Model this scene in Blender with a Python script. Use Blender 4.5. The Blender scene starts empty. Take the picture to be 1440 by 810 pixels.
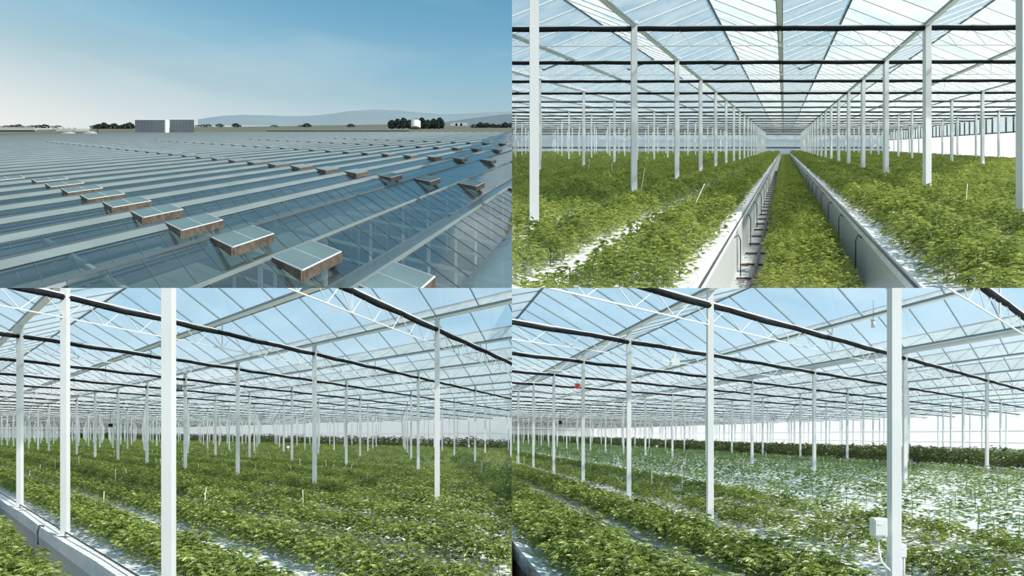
import bpy, bmesh, math, random
from mathutils import Vector, Matrix

# ------------------------------------------------------------------ camera, sky, sun, exposure
SC = bpy.context.scene
COL = SC.collection
CAMZ = 1.9                                   # eye height above the lowest greenhouse floor
cam = bpy.data.objects.new('camera', bpy.data.cameras.new('camera'))
COL.objects.link(cam)
cam.location = (0, 0, CAMZ)
cam.rotation_euler = (math.pi / 2, 0, 0)
cam.data.sensor_width = 36
cam.data.lens = 24
cam.data.shift_y = 206.5 / 1440
cam.data.clip_start = 0.05
cam.data.clip_end = 60000
SC.camera = cam
SC.view_settings.view_transform = 'Standard'
SC.view_settings.look = 'None'
SC.view_settings.gamma = 1
SC.view_settings.use_curve_mapping = False
SC.view_settings.exposure = 0.0
try:
    SC.cycles.transparent_max_bounces = 48
    SC.cycles.max_bounces = 7
    SC.cycles.diffuse_bounces = 3
except Exception:
    pass

W = bpy.data.worlds.new('sky'); SC.world = W; W.use_nodes = True
nt = W.node_tree; nt.nodes.clear()
def wn(t): return nt.nodes.new(t)
tc = wn('ShaderNodeTexCoord'); sep = wn('ShaderNodeSeparateXYZ')
nt.links.new(tc.outputs['Generated'], sep.inputs[0])
rz = wn('ShaderNodeValToRGB')                # colour by height: haze, blue, high haze bank, deep blue
def ramp(node, stops):
    e = node.color_ramp.elements
    while len(e) > 1: e.remove(e[-1])
    e[0].position, e[0].color = stops[0][0], (*stops[0][1], 1)
    for p, c in stops[1:]:
        x = e.new(p); x.color = (*c, 1)
mz = wn('ShaderNodeMapRange'); mz.inputs[1].default_value = -0.2; mz.inputs[2].default_value = 1.0
nt.links.new(sep.outputs[2], mz.inputs[0]); nt.links.new(mz.outputs[0], rz.inputs[0])
def zz(s): return (s + 0.2) / 1.2
ramp(rz, [(zz(-.2), (.30, .32, .28)), (zz(-.02), (.5, .55, .55)), (zz(.02), (.92, .94, .95)), (zz(.06), (.84, .90, .93)), (zz(.10), (.58, .78, .91)),
          (zz(.16), (.38, .66, .88)), (zz(.23), (.40, .66, .86)), (zz(.34), (.86, .87, .85)), (zz(.37), (.74, .80, .80)),
          (zz(.405), (.56, .69, .74)), (zz(.43), (.42, .60, .68)), (zz(.47), (.30, .54, .69)), (zz(.51), (.20, .44, .63)), (zz(.545), (.14, .385, .575)),
          (zz(.7), (.14, .37, .57)), (zz(1), (.13, .33, .54))])
rx = wn('ShaderNodeValToRGB')                # paler towards the left and the right, deeper ahead
mx = wn('ShaderNodeMapRange'); mx.inputs[1].default_value = -1; mx.inputs[2].default_value = 1
nt.links.new(sep.outputs[0], mx.inputs[0]); nt.links.new(mx.outputs[0], rx.inputs[0])
ramp(rx, [(0, (1.15, 1.1, 1.08)), (.2, (1.0, 1.0, 1.0)), (.5, (.88, .92, .93)), (.62, (.95, .97, .98)), (1, (1.25, 1.2, 1.15))])
mul = wn('ShaderNodeMix'); mul.data_type = 'RGBA'; mul.blend_type = 'MULTIPLY'; mul.inputs[0].default_value = 1
nt.links.new(rz.outputs[0], mul.inputs[6]); nt.links.new(rx.outputs[0], mul.inputs[7])
nz = wn('ShaderNodeTexNoise'); nz.inputs['Scale'].default_value = 3.0; nz.inputs['Detail'].default_value = 3
mp = wn('ShaderNodeMapping'); mp.inputs['Scale'].default_value = (1, 1, 5)
nt.links.new(tc.outputs['Generated'], mp.inputs[0]); nt.links.new(mp.outputs[0], nz.inputs[0])
cl = wn('ShaderNodeMapRange'); cl.inputs[1].default_value = .48; cl.inputs[2].default_value = .75; cl.inputs[4].default_value = .22
nt.links.new(nz.outputs[0], cl.inputs[0])
mc = wn('ShaderNodeMix'); mc.data_type = 'RGBA'; mc.inputs[7].default_value = (.8, .84, .86, 1)
nt.links.new(cl.outputs[0], mc.inputs[0]); nt.links.new(mul.outputs[2], mc.inputs[6])
bg = wn('ShaderNodeBackground'); bg.inputs[1].default_value = 1.0
nt.links.new(mc.outputs[2], bg.inputs[0])
wo = wn('ShaderNodeOutputWorld'); nt.links.new(bg.outputs[0], wo.inputs[0])

sun = bpy.data.objects.new('sun', bpy.data.lights.new('sun', 'SUN')); COL.objects.link(sun)
sun.data.energy = 5.6; sun.data.angle = math.radians(1.5); sun.data.color = (1, .96, .90)
sun.rotation_euler = Vector((-.62, .42, -.66)).to_track_quat('-Z', 'Y').to_euler()

# ------------------------------------------------------------------ materials
MATS = {}
def material(name, color, rough=.6, metal=0, noise=0, nscale=5, bump=0, bscale=20, color2=None):
    m = bpy.data.materials.new(name); m.use_nodes = True
    n = m.node_tree; b = n.nodes['Principled BSDF']
    b.inputs['Roughness'].default_value = rough; b.inputs['Metallic'].default_value = metal
    b.inputs['Base Color'].default_value = (*color, 1)
    if noise or color2:
        g = n.nodes.new('ShaderNodeNewGeometry')
        t = n.nodes.new('ShaderNodeTexNoise'); t.inputs['Scale'].default_value = nscale; t.inputs['Detail'].default_value = 4
        n.links.new(g.outputs['Position'], t.inputs['Vector'])
        r = n.nodes.new('ShaderNodeValToRGB')
        c2 = color2 or tuple(c * (1 - noise) for c in color)
        ramp(r, [(.35, c2), (.65, color)])
        n.links.new(t.outputs[0], r.inputs[0]); n.links.new(r.outputs[0], b.inputs['Base Color'])
    if bump:
        g = n.nodes.new('ShaderNodeNewGeometry')
        t = n.nodes.new('ShaderNodeTexNoise'); t.inputs['Scale'].default_value = bscale; t.inputs['Detail'].default_value = 3
        n.links.new(g.outputs['Position'], t.inputs['Vector'])
        bp = n.nodes.new('ShaderNodeBump'); bp.inputs['Strength'].default_value = bump
        bp.inputs['Distance'].default_value = 1 / bscale
        n.links.new(t.outputs[0], bp.inputs['Height']); n.links.new(bp.outputs[0], b.inputs['Normal'])
    MATS[name] = m
    return m
def glass(name, veil, tint, gloss, veil_col=(.9, .93, .93), rough=.05, fres=None, nscale=None):
    m = bpy.data.materials.new(name); m.use_nodes = True
    n = m.node_tree; n.nodes.clear(); N = n.nodes.new; L = n.links.new
    tr = N('ShaderNodeBsdfTransparent'); tr.inputs[0].default_value = (*tint, 1)
    tl = N('ShaderNodeBsdfTranslucent'); tl.inputs[0].default_value = (*veil_col, 1)
    df = N('ShaderNodeBsdfDiffuse'); df.inputs[0].default_value = (*veil_col, 1)
    v = N('ShaderNodeMixShader'); v.inputs[0].default_value = .3; L(tl.outputs[0], v.inputs[1]); L(df.outputs[0], v.inputs[2])
    a = N('ShaderNodeMixShader'); a.inputs[0].default_value = veil
    if nscale:
        g = N('ShaderNodeNewGeometry'); t = N('ShaderNodeTexNoise'); t.inputs['Scale'].default_value = nscale; t.inputs['Detail'].default_value = 4
        L(g.outputs['Position'], t.inputs['Vector'])
        mr = N('ShaderNodeMapRange'); mr.inputs[1].default_value = .3; mr.inputs[2].default_value = .7
        mr.inputs[3].default_value = veil * .45; mr.inputs[4].default_value = veil * 1.55
        L(t.outputs[0], mr.inputs[0]); L(mr.outputs[0], a.inputs[0])
    L(tr.outputs[0], a.inputs[1]); L(v.outputs[0], a.inputs[2])
    gl = N('ShaderNodeBsdfGlossy'); gl.inputs[1].default_value = rough
    b = N('ShaderNodeMixShader')
    if fres:
        f = N('ShaderNodeFresnel'); g2 = N('ShaderNodeNewGeometry'); io = N('ShaderNodeMapRange')
        io.inputs[3].default_value = fres; io.inputs[4].default_value = 1 / fres          # same gloss on both faces of the pane
        L(g2.outputs['Backfacing'], io.inputs[0]); L(io.outputs[0], f.inputs[0]); L(f.outputs[0], b.inputs[0])
    else:
        b.inputs[0].default_value = gloss
    L(a.outputs[0], b.inputs[1]); L(gl.outputs[0], b.inputs[2])
    o = N('ShaderNodeOutputMaterial'); L(b.outputs[0], o.inputs[0])
    MATS[name] = m
    return m
def leaf_material(name, c_dark, c_mid, c_light):
    m = bpy.data.materials.new(name); m.use_nodes = True
    n = m.node_tree; n.nodes.clear(); N = n.nodes.new; L = n.links.new
    g = N('ShaderNodeNewGeometry'); r = N('ShaderNodeValToRGB'); ramp(r, [(0, c_dark), (.5, c_mid), (1, c_light)])
    oi = N('ShaderNodeObjectInfo'); ad = N('ShaderNodeMath'); ad.operation = 'MULTIPLY_ADD'
    L(g.outputs['Random Per Island'], ad.inputs[0]); ad.inputs[1].default_value = .6
    s2 = N('ShaderNodeMath'); s2.operation = 'MULTIPLY'; s2.inputs[1].default_value = .4
    L(oi.outputs['Random'], s2.inputs[0]); L(s2.outputs[0], ad.inputs[2]); L(ad.outputs[0], r.inputs[0])
    d = N('ShaderNodeBsdfDiffuse'); t = N('ShaderNodeBsdfTranslucent'); gl = N('ShaderNodeBsdfGlossy'); gl.inputs[1].default_value = .38
    L(r.outputs[0], d.inputs[0]); L(r.outputs[0], t.inputs[0])
    a = N('ShaderNodeMixShader'); a.inputs[0].default_value = .38; L(d.outputs[0], a.inputs[1]); L(t.outputs[0], a.inputs[2])
    b = N('ShaderNodeMixShader'); b.inputs[0].default_value = .05; L(a.outputs[0], b.inputs[1]); L(gl.outputs[0], b.inputs[2])
    o = N('ShaderNodeOutputMaterial'); L(b.outputs[0], o.inputs[0])
    MATS[name] = m
    return m

M_POST = material('white_steel', (.64, .665, .65), .45, noise=.06, nscale=2)
M_ALU = material('pale_aluminium', (.70, .74, .73), .4, noise=.1, nscale=3)
M_BLUEBAR = material('blue_grey_glazing_bar', (.20, .27, .30), .5)
M_GUTTER = material('white_gutter', (.86, .87, .85), .5)
M_GREYBAR = material('grey_glazing_bar', (.66, .71, .72), .5)
M_DARKBAR = material('dark_ridge_bar', (.12, .15, .17), .5)
M_BLACK = material('black_screen_cloth', (.016, .018, .02), .8, bump=.5, bscale=9)
M_BLACK.node_tree.nodes['Principled BSDF'].inputs['Specular IOR Level'].default_value = .05
M_SHEET = material('white_plastic_sheet', (.90, .91, .90), .35, noise=.12, nscale=2.2, bump=.6, bscale=9)
M_SHEET2 = material('white_plastic_sheet_coarse', (.90, .91, .90), .35, noise=.14, nscale=.15, bump=.7, bscale=.6)
M_WALLGREY = material('grey_bed_side', (.52, .54, .53), .5, noise=.12, nscale=1.5)
M_CONC = material('pale_concrete', (.46, .47, .45), .8, noise=.15, nscale=.4)
M_RAIL = material('rusty_rail', (.10, .055, .045), .6, noise=.3, nscale=1)
M_RUBBER = material('black_hose', (.03, .032, .034), .5)
M_WHITEWALL = glass('white_wall_sheet', .62, (1, 1, 1), .02, veil_col=(.93, .92, .92), rough=.5)
M_BLUEWALL = glass('blue_grey_wall_sheet', .9, (.9, .94, .95), .03, veil_col=(.78, .83, .84), rough=.4)
M_DARK = material('dark_trim', (.07, .08, .085), .6)
M_STAKE = material('pale_stake', (.62, .66, .52), .6)
M_STEM = material('green_stem', (.14, .22, .06), .6)
M_BOX = material('cream_plastic', (.74, .76, .72), .45)
M_RED = material('red_paint', (.5, .08, .05), .5)
M_RUST = material('rusty_mesh', (.14, .105, .075), .8, color2=(.06, .045, .035), nscale=.5)
M_LEAF = leaf_material('leaf_green', (.045, .085, .016), (.25, .34, .06), (.56, .60, .17))
M_LEAF4 = leaf_material('leaf_yellow_green', (.06, .10, .025), (.34, .41, .085), (.66, .69, .24))
M_LEAF2 = leaf_material('leaf_cool_green', (.07, .13, .04), (.20, .32, .08), (.42, .49, .20))
M_LEAF3 = leaf_material('leaf_olive', (.05, .075, .02), (.13, .17, .05), (.25, .28, .09))
G_CLEAR = glass('clear_roof_glass', .09, (.97, .985, .99), .03, nscale=.7)
G_SUNVEIL = glass('sun_veil_roof_glass', .40, (.96, .98, .985), .03, nscale=.5)  # thicker white veil imitates sunlight scattered in the rising slopes
G_SUNVEIL2 = glass('sun_veil_roof_glass_coarse', .50, (.97, .98, .98), .03, nscale=.025)  # white of the sun-facing slopes put into the glass itself
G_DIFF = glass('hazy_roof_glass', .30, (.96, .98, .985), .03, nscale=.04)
G_FAR = glass('sky_glare_roof_glass', .60, (.82, .89, .88), .0, veil_col=(.46, .54, .52), rough=.15, fres=1.5, nscale=.02)  # pale veil paints the sky glare on slopes facing away
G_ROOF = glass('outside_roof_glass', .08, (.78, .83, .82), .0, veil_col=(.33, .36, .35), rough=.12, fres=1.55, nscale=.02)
M_FIELD = material('field', (.115, .105, .07), .9, color2=(.075, .09, .045), nscale=.004)
M_TREE = leaf_material('far_tree', (.05, .075, .07), (.07, .10, .085), (.09, .115, .095))  # leaf tones lifted and greyed to carry the distance haze
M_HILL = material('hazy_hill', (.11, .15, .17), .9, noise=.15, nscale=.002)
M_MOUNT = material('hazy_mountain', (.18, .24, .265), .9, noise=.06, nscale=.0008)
M_PALE = material('weathered_white_boards', (.36, .37, .35), .6)
M_TANK = material('grey_corrugated', (.10, .125, .135), .6, noise=.2, nscale=.02)
M_WHITEP = material('white_paint', (.75, .77, .76), .5)
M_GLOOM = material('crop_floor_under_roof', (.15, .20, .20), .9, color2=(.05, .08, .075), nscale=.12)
M_LEDGE = material('ridge_strip', (.20, .24, .235), .5, noise=.15, nscale=.05)
M_SCREEN = material('drawn_grey_screen', (.29, .31, .30), .8, noise=.15, nscale=.03)
M_BAR1 = material('weathered_glazing_bar', (.075, .10, .11), .6)

# ------------------------------------------------------------------ helpers
rnd = random.Random(7)
PLOTS = {}                                    # object -> plot, for the section cut where neighbouring plots meet
K = 206.5 / 960                               # the upper terraces start above this rise, the lower houses end below it
def plot_planes(plot):
    up = Vector((0, -K, 1)); c = Vector((0, 0, CAMZ))
    side = Vector((1 if plot in ('ur', 'lr') else -1, 0, 0))
    return [(c, up if plot in ('ul', 'ur') else -up), (c, side)]
def shown(p, plot, m=50, beside=0):
    """False for places the photograph shows nothing of."""
    x, y, z = p[0], p[1], p[2] - CAMZ
    if y < .3: return False
    a = 720 + 960 * x / y; b = 611.5 - 960 * z / y
    x0, x1 = (0, 720) if plot in ('ul', 'll') else (720, 1440)
    y0, y1 = (0, 405) if plot in ('ul', 'ur') else (405, 810)
    # some more ground beside and before what is shown
    if plot in ('ul', 'll'): x0 -= beside
    else: x1 += beside
    if plot in ('ll', 'lr'): y1 += beside * .4
    return x0 - m < a < x1 + m and y0 - m < b < y1 + m

CUR = ['ll']
def reg(o): PLOTS[o.name] = CUR[0]; return o
def empty(name, loc, label=None, cat=None, group=None, kind=None):
    o = bpy.data.objects.new(name, None); COL.objects.link(o); o.location = loc
    o.empty_display_size = .1
    tag(o, label, cat, group, kind)
    return o
def tag(o, label=None, cat=None, group=None, kind=None):
    if label: o['label'] = label
    if cat: o['category'] = cat
    if group: o['group'] = group
    if kind: o['kind'] = kind
    return o
def mesh(name, verts, faces, mat, smooth=False):
    me = bpy.data.meshes.new(name); me.from_pydata([tuple(v) for v in verts], [], faces); me.materials.append(mat)
    if smooth: me.polygons.foreach_set('use_smooth', [True] * len(me.polygons))
    me.update()
    return me
def put(name, me, loc, parent=None):
    """link an object showing mesh me at world place loc (parents are unrotated empties or meshes)"""
    o = bpy.data.objects.new(name, me); COL.objects.link(o)
    loc = Vector(loc)
    if parent is not None:
        o.parent = parent
        q = parent
        while q is not None: loc = loc - q.location; q = q.parent
    o.location = loc
    return reg(o)
def bar_data(d, w, h, up=Vector((0, 0, 1))):
    """box of section w x h from the origin along vector d"""
    d = Vector(d); x = d.cross(up)
    if x.length < 1e-6: x = Vector((1, 0, 0))
    x.normalize(); y = x.cross(d).normalized()
    vs = []
    for e in (Vector((0, 0, 0)), d):
        for a, b in ((-1, -1), (1, -1), (1, 1), (-1, 1)):
            vs.append(e + x * (a * w / 2) + y * (b * h / 2))
    fs = [(0, 1, 2, 3), (7, 6, 5, 4), (0, 4, 5, 1), (1, 5, 6, 2), (2, 6, 7, 3), (3, 7, 4, 0)]
    return vs, fs
def tube_data(pts, r, n=7):
    vs, fs = [], []
    pts = [Vector(p) for p in pts]
    for i, p in enumerate(pts):
        d = (pts[min(i + 1, len(pts) - 1)] - pts[max(i - 1, 0)]).normalized()
        x = d.cross(Vector((0, 0, 1)))
        if x.length < 1e-3: x = d.cross(Vector((0, 1, 0)))
        x.normalize(); y = x.cross(d)
        for k in range(n):
            a = 2 * math.pi * k / n
            vs.append(p + x * (r * math.cos(a)) + y * (r * math.sin(a)))
    for i in range(len(pts) - 1):
        for k in range(n):
            k2 = (k + 1) % n
            fs.append((i * n + k, i * n + k2, (i + 1) * n + k2, (i + 1) * n + k))
    fs.append(tuple(range(n))[::-1]); fs.append(tuple(range((len(pts) - 1) * n, len(pts) * n)))
    return vs, fs
def join(parts):
    V, F = [], []
    for vs, fs in parts:
        o = len(V); V += [Vector(v) for v in vs]; F += [tuple(i + o for i in f) for f in fs]
    return V, F
def moved(data, p):
    p = Vector(p); return [Vector(v) + p for v in data[0]], data[1]
def bar(name, a, b, w, h, mat, parent=None):
    a = Vector(a); vs, fs = bar_data(Vector(b) - a, w, h)
    return put(name, mesh(name, vs, fs, mat), a, parent)
def tube(name, pts, r, mat, parent=None, n=7):
    a = Vector(pts[0]); vs, fs = tube_data([Vector(p) - a for p in pts], r, n)
    return put(name, mesh(name, vs, fs, mat, True), a, parent)
def box_data(sx, sy, sz):
    vs = [(x * sx / 2, y * sy / 2, z * sz) for z in (0, 1) for x, y in ((-1, -1), (1, -1), (1, 1), (-1, 1))]
    return vs, [(3, 2, 1, 0), (4, 5, 6, 7), (0, 1, 5, 4), (1, 2, 6, 5), (2, 3, 7, 6), (3, 0, 4, 7)]
def slab_data(c0, eu, ev, ez):
    """parallelepiped: corner c0 and three edge vectors"""
    c0, eu, ev, ez = map(Vector, (c0, eu, ev, ez))
    vs = [c0, c0 + eu, c0 + eu + ev, c0 + ev]; vs = vs + [v + ez for v in vs]
    return vs, [(3, 2, 1, 0), (4, 5, 6, 7), (0, 1, 5, 4), (1, 2, 6, 5), (2, 3, 7, 6), (3, 0, 4, 7)]
def slab(name, c0, eu, ev, ez, mat, parent=None):
    c0 = Vector(c0); vs, fs = slab_data((0, 0, 0), eu, ev, ez)
    return put(name, mesh(name, vs, fs, mat), c0, parent)
ORD = ['first', 'second', 'third', 'fourth', 'fifth', 'sixth', 'seventh', 'eighth', 'ninth', 'tenth', 'eleventh', 'twelfth',
       'thirteenth', 'fourteenth', 'fifteenth', 'sixteenth', 'seventeenth', 'eighteenth', 'nineteenth', 'twentieth']
TENS = {20: 'twenty', 30: 'thirty', 40: 'forty', 50: 'fifty', 60: 'sixty', 70: 'seventy', 80: 'eighty', 90: 'ninety', 100: 'one-hundred'}
def nth(i):
    """0 -> first"""
    if i < 20: return ORD[i]
    n = i + 1; t = n // 10 * 10
    return (TENS[t][:-1] + 'ieth') if n % 10 == 0 else TENS[t] + '-' + ORD[n % 10 - 1]
VIEW = {'ul': 'upper left view', 'ur': 'upper right view', 'll': 'lower left view', 'lr': 'lower right view'}

# ------------------------------------------------------------------ crop plants
def leaf(vs, fs, base, dirv, up, ln, n=5):
    """a palmate leaf: n pointed leaflets fanned from one point, each folded and drooping"""
    side = dirv.cross(up).normalized(); up = side.cross(dirv).normalized()
    for k in range(n):
        a = (k - (n - 1) / 2) * (2.1 / n)
        d = dirv * math.cos(a) + side * math.sin(a)
        l = ln * (1 - .28 * abs(k - (n - 1) / 2) / ((n - 1) / 2))
        w = d.cross(up).normalized() * (l * .15)
        o = len(vs); mid = base + d * (l * .45) + up * (l * .05)
        vs += [base, mid + w, base + d * l - up * (l * .22), mid - w]
        fs.append((o, o + 1, o + 2, o + 3))
def plant_data(seed, h, r, nl, ln):
    q = random.Random(seed); vs, fs, st = [], [], []
    for i in range(nl):
        f = (i + .5) / nl; a = i * 2.39996 + q.uniform(-.3, .3)
        z = h * (.20 + .80 * f ** .8) * q.uniform(.88, 1.05)
        rr = r * math.sqrt(max(.04, 1 - f * .85)) * q.uniform(.35, .95)
        b = Vector((math.cos(a) * rr, math.sin(a) * rr, z))
        dv = Vector((math.cos(a + q.uniform(-.6, .6)), math.sin(a + q.uniform(-.6, .6)), q.uniform(-.25, .45))).normalized()
        up = (Vector((q.uniform(-.35, .35), q.uniform(-.35, .35), 1))).normalized()
        leaf(vs, fs, b, dv, up, ln * q.uniform(.75, 1.2), 5)
        if i % 5 == 0: st.append(b)
    parts = [tube_data([(0, 0, 0), (h * .02, 0, h * .5), (0, 0, h * .92)], h * .018, 5)]
    for b in st: parts.append(tube_data([(0, 0, b.z * .75), tuple(b)], h * .008, 4))
    return (vs, fs), join(parts)
class Crop:
    """prototype plants of one plot and the planting of rows"""
    def __init__(s, name, h, r, nl, ln, mat, nvar=4, seed=1):
        s.fol, s.stem = [], []
        for i in range(nvar):
            f, t = plant_data(seed * 50 + i, h * (.9 + .08 * i), r, nl, ln)
            s.fol.append(mesh(name + '_foliage', f[0], f[1], mat)); s.stem.append(mesh(name + '_stem', t[0], t[1], M_STEM))
        s.h, s.r, s.mat, s.name = h, r, mat, name
        s.pts = []                            # (position, scale, angle, label, group)
def instancer(name, items, meshes, label, cat):
    """ONE object of kind stuff: plants set on points by geometry nodes"""
    me = bpy.data.meshes.new(name); me.from_pydata([tuple(p) for p, s, a, i in items], [], [])
    for nm, ty, idx in (('scl', 'FLOAT', 1), ('ang', 'FLOAT', 2), ('pick', 'INT', 3)):
        at = me.attributes.new(nm, ty, 'POINT'); at.data.foreach_set('value', [it[idx] for it in items])
    o = bpy.data.objects.new(name, me); COL.objects.link(o); tag(o, label, cat, None, 'stuff')
    c = bpy.data.collections.new(name + '_kinds')
    for k, m in enumerate(meshes):
        q = bpy.data.objects.new(f'{name}_kind_{k}', m); c.objects.link(q)
    g = bpy.data.node_groups.new(name, 'GeometryNodeTree')
    g.interface.new_socket('Geometry', in_out='INPUT', socket_type='NodeSocketGeometry')
    g.interface.new_socket('Geometry', in_out='OUTPUT', socket_type='NodeSocketGeometry')
    N, L = g.nodes.new, g.links.new
    gi, go = N('NodeGroupInput'), N('NodeGroupOutput')
    ci = N('GeometryNodeCollectionInfo'); ci.inputs[0].default_value = c
    ci.inputs['Separate Children'].default_value = True; ci.inputs['Reset Children'].default_value = True
    ip = N('GeometryNodeInstanceOnPoints'); ip.inputs['Pick Instance'].default_value = True
    def attr(nm, ty):
        a = N('GeometryNodeInputNamedAttribute'); a.data_type = ty; a.inputs['Name'].default_value = nm
        return a.outputs['Attribute']
    cx = N('ShaderNodeCombineXYZ'); L(attr('ang', 'FLOAT'), cx.inputs[2])
    L(gi.outputs[0], ip.inputs['Points']); L(ci.outputs[0], ip.inputs['Instance'])
    L(attr('pick', 'INT'), ip.inputs['Instance Index']); L(cx.outputs[0], ip.inputs['Rotation']); L(attr('scl', 'FLOAT'), ip.inputs['Scale'])
    L(ip.outputs[0], go.inputs[0])
    md = o.modifiers.new('plants', 'NODES'); md.node_group = g
    return o
def plant_out(crop, plot, n_single, stuff_label, cat='plant', always=()):
    """nearest plants become things with parts; the rest one stuff object; those on the plot's edge are cut with it"""
    pl = plot_planes(plot)
    items = []
    for p, s, a, lab, grp in crop.pts:
        d = [(Vector(p) + Vector((0, 0, crop.h * .5 * s)) - c).dot(n.normalized()) for c, n in pl]
        if min(d) < -crop.r * s * 1.5: continue
        items.append((p, s, a, lab, grp, min(d)))
    items.sort(key=lambda t: t[0][1] / t[1])
    inside = lambda t: shown(Vector(t[0]) + Vector((0, 0, crop.h * .5)), plot, 6)
    singles = [t for t in items if inside(t)][:n_single]
    ids = {id(t) for t in singles}
    for t in singles:
        p, s, a, lab, grp, d = t
        k = rnd.randrange(len(crop.fol))
        e = empty('crop_plant', p, lab, cat, grp); e.rotation_euler.z = a; e.scale = (s, s, s)
        for nm, me in (('foliage', crop.fol[k]), ('stem', crop.stem[k])):
            o = bpy.data.objects.new(nm, me); COL.objects.link(o); o.parent = e; PLOTS[o.name] = plot
            if nm == 'foliage': o['kind'] = 'stuff'
    rest = [t for t in items if id(t) not in ids]
    edge = [t for t in rest if t[5] < crop.r * t[1] * 1.3]
    deep = [t for t in rest if t[5] >= crop.r * t[1] * 1.3]
    if deep:
        instancer(crop.name + '_rows', [(t[0], t[1], t[2], rnd.randrange(len(crop.fol))) for t in deep], crop.fol, stuff_label, cat)
    if edge:
        V, Fc = [], []
        for p, s, a, lab, grp, d in edge:
            me = crop.fol[rnd.randrange(len(crop.fol))]; o = len(V); ca, sa = math.cos(a) * s, math.sin(a) * s
            for v in me.vertices:
                V.append((p[0] + v.co.x * ca - v.co.y * sa, p[1] + v.co.x * sa + v.co.y * ca, p[2] + v.co.z * s))
            Fc += [tuple(i + o for i in f.vertices) for f in me.polygons]
        o = put(crop.name + '_border', mesh(crop.name + '_border', V, Fc, crop.mat), (0, 0, 0))
        tag(o, stuff_label.replace('rows of', 'edge of the rows of'), cat, None, 'stuff')

# ------------------------------------------------------------------ a glasshouse on a skewed plan (used three times)
class House:
    def __init__(s, plot, O, U, V, size, z):
        s.plot = plot; s.O, s.U, s.V = Vector(O), Vector(U), Vector(V); s.k = size; s.z = z
        CUR[0] = plot
    def P(s, u, v, z):                        # u: along the rows in truss steps, v: across in bays, z: level above the eye
        return s.O + s.U * u + s.V * v + Vector((0, 0, z * s.k + CAMZ))
    def seen(s, u, v, z, m=50): return shown(s.P(u, v, z), s.plot, m)

def post_rows(h, rows, tmax, w, n_single, label_row, base):
    ztop = h.z['gutter'] - .01
    H = (ztop - base) * h.k
    me = mesh('post', *box_data(w, w, H), M_POST)
    foot = mesh('foot_plate', *box_data(w * 1.7, w * 1.7, w * .25), M_ALU)
    head = mesh('head_plate', *box_data(w * 1.25, w * 1.25, w * .5), M_ALU)
    allp = []
    for v in rows:
        for t in range(-1, tmax):
            p = h.P(t, v, base)
            if p.y < .5: continue
            if not any(h.seen(t, v, z, 15) for z in (base, (base + ztop) / 2, ztop, base * .6, ztop * .5)): continue
            allp.append((p.y, v, t, p))
    allp.sort(key=lambda a: a[0])
    near = allp[:n_single]; far = allp[n_single:]
    count = {}
    for y, v, t, p in near:
        i = count.get(v, 0); count[v] = i + 1
        e = empty('steel_post', p, f'steel post, {nth(i)} from front in {label_row(v)}, {VIEW[h.plot]}', 'post', f'roof posts in the {VIEW[h.plot]}')
        put('shaft', me, p, e)
        put('head_plate', head, p + Vector((0, 0, H)), e)
        put('foot_plate', foot, p, e)
    if far:
        o = put('far_posts', mesh('far_posts', *join([moved(box_data(w, w, H), p) for y, v, t, p in far]), M_POST), (0, 0, 0))
        tag(o, f'many thin white posts far back under the roof of the {VIEW[h.plot]}', 'post', None, 'stuff')

def trusses(h, ts, vrange, r_roll, wbar, n_brace, far_from, roll_drop):
    zt, zb = h.z['black'], h.z['chord']
    dv = .1
    a, b, c = h.P(0, 0, zb), h.P(0, dv / 2, zt), h.P(0, dv, zb)
    m1 = mesh('brace', *bar_data(b - a, wbar, wbar), M_POST); m2 = mesh('brace', *bar_data(c - b, wbar, wbar), M_POST)
    hang = mesh('hanger', *box_data(wbar * 1.9, wbar * 1.9, (h.z['gutter'] - h.z['hang']) * h.k), M_POST)
    allb = []
    far_parts = []
    for i, t in enumerate(ts):
        v0, v1 = vrange(t)
        if v1 - v0 < .05: continue
        e = empty('roof_truss', h.P(t, (v0 + v1) / 2, zb),
                  f'roof truss with black rolled screen, {nth(i)} from the front in the {VIEW[h.plot]}', 'truss', f'roof trusses in the {VIEW[h.plot]}')
        n = max(2, min(60, int((v1 - v0) * 8)))
        pts = []
        for j in range(n + 1):                # the cloth sags a little between its clips
            v = v0 + (v1 - v0) * j / n
            pts.append(h.P(t, v, zt - (roll_drop if j % 2 else 0)))
        tube('screen_roll', pts, r_roll, M_BLACK, e, 6)
        bar('top_chord', h.P(t, v0, zt) + Vector((0, 0, r_roll * 1.0)), h.P(t, v1, zt) + Vector((0, 0, r_roll * 1.0)), r_roll * .9, r_roll * .5, M_ALU, e)
        bar('bottom_chord', h.P(t, v0, zb), h.P(t, v1, zb), wbar * 1.6, wbar * 1.6, M_POST, e)
        for g in range(math.floor(v0), math.ceil(v1)):
            if h.seen(t, g + .5, h.z['hang'], 10) and v0 < g + .5 < v1 and i < 16:
                put('hanger', hang, h.P(t, g + .5, h.z['hang']), e)
        if t <= far_from:
            j0, j1 = math.floor(v0 / dv), math.ceil(v1 / dv)
            for j in range(j0, j1):
                v = j * dv
                if h.seen(t, v, zb, 20) or h.seen(t, v + dv, zb, 20): allb.append((h.P(t, v, zb).y, t, v, e))
    allb.sort(key=lambda q: q[0])
    for k, (y, t, v, e) in enumerate(allb):
        if k < n_brace:
            put('brace', m1, h.P(t, v, zb), e); put('brace', m2, h.P(t, v + dv / 2, zt), e)
        else:
            far_parts.append(moved(bar_data(b - a, wbar, wbar), h.P(t, v, zb))); far_parts.append(moved(bar_data(c - b, wbar, wbar), h.P(t, v + dv / 2, zt)))
    if far_parts:
        o = put('far_braces', mesh('far_braces', *join(far_parts), M_POST), (0, 0, 0))
        tag(o, f'fine zigzag lattice bars of the far roof trusses in the {VIEW[h.plot]}', 'truss', None, 'stuff')

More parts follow.
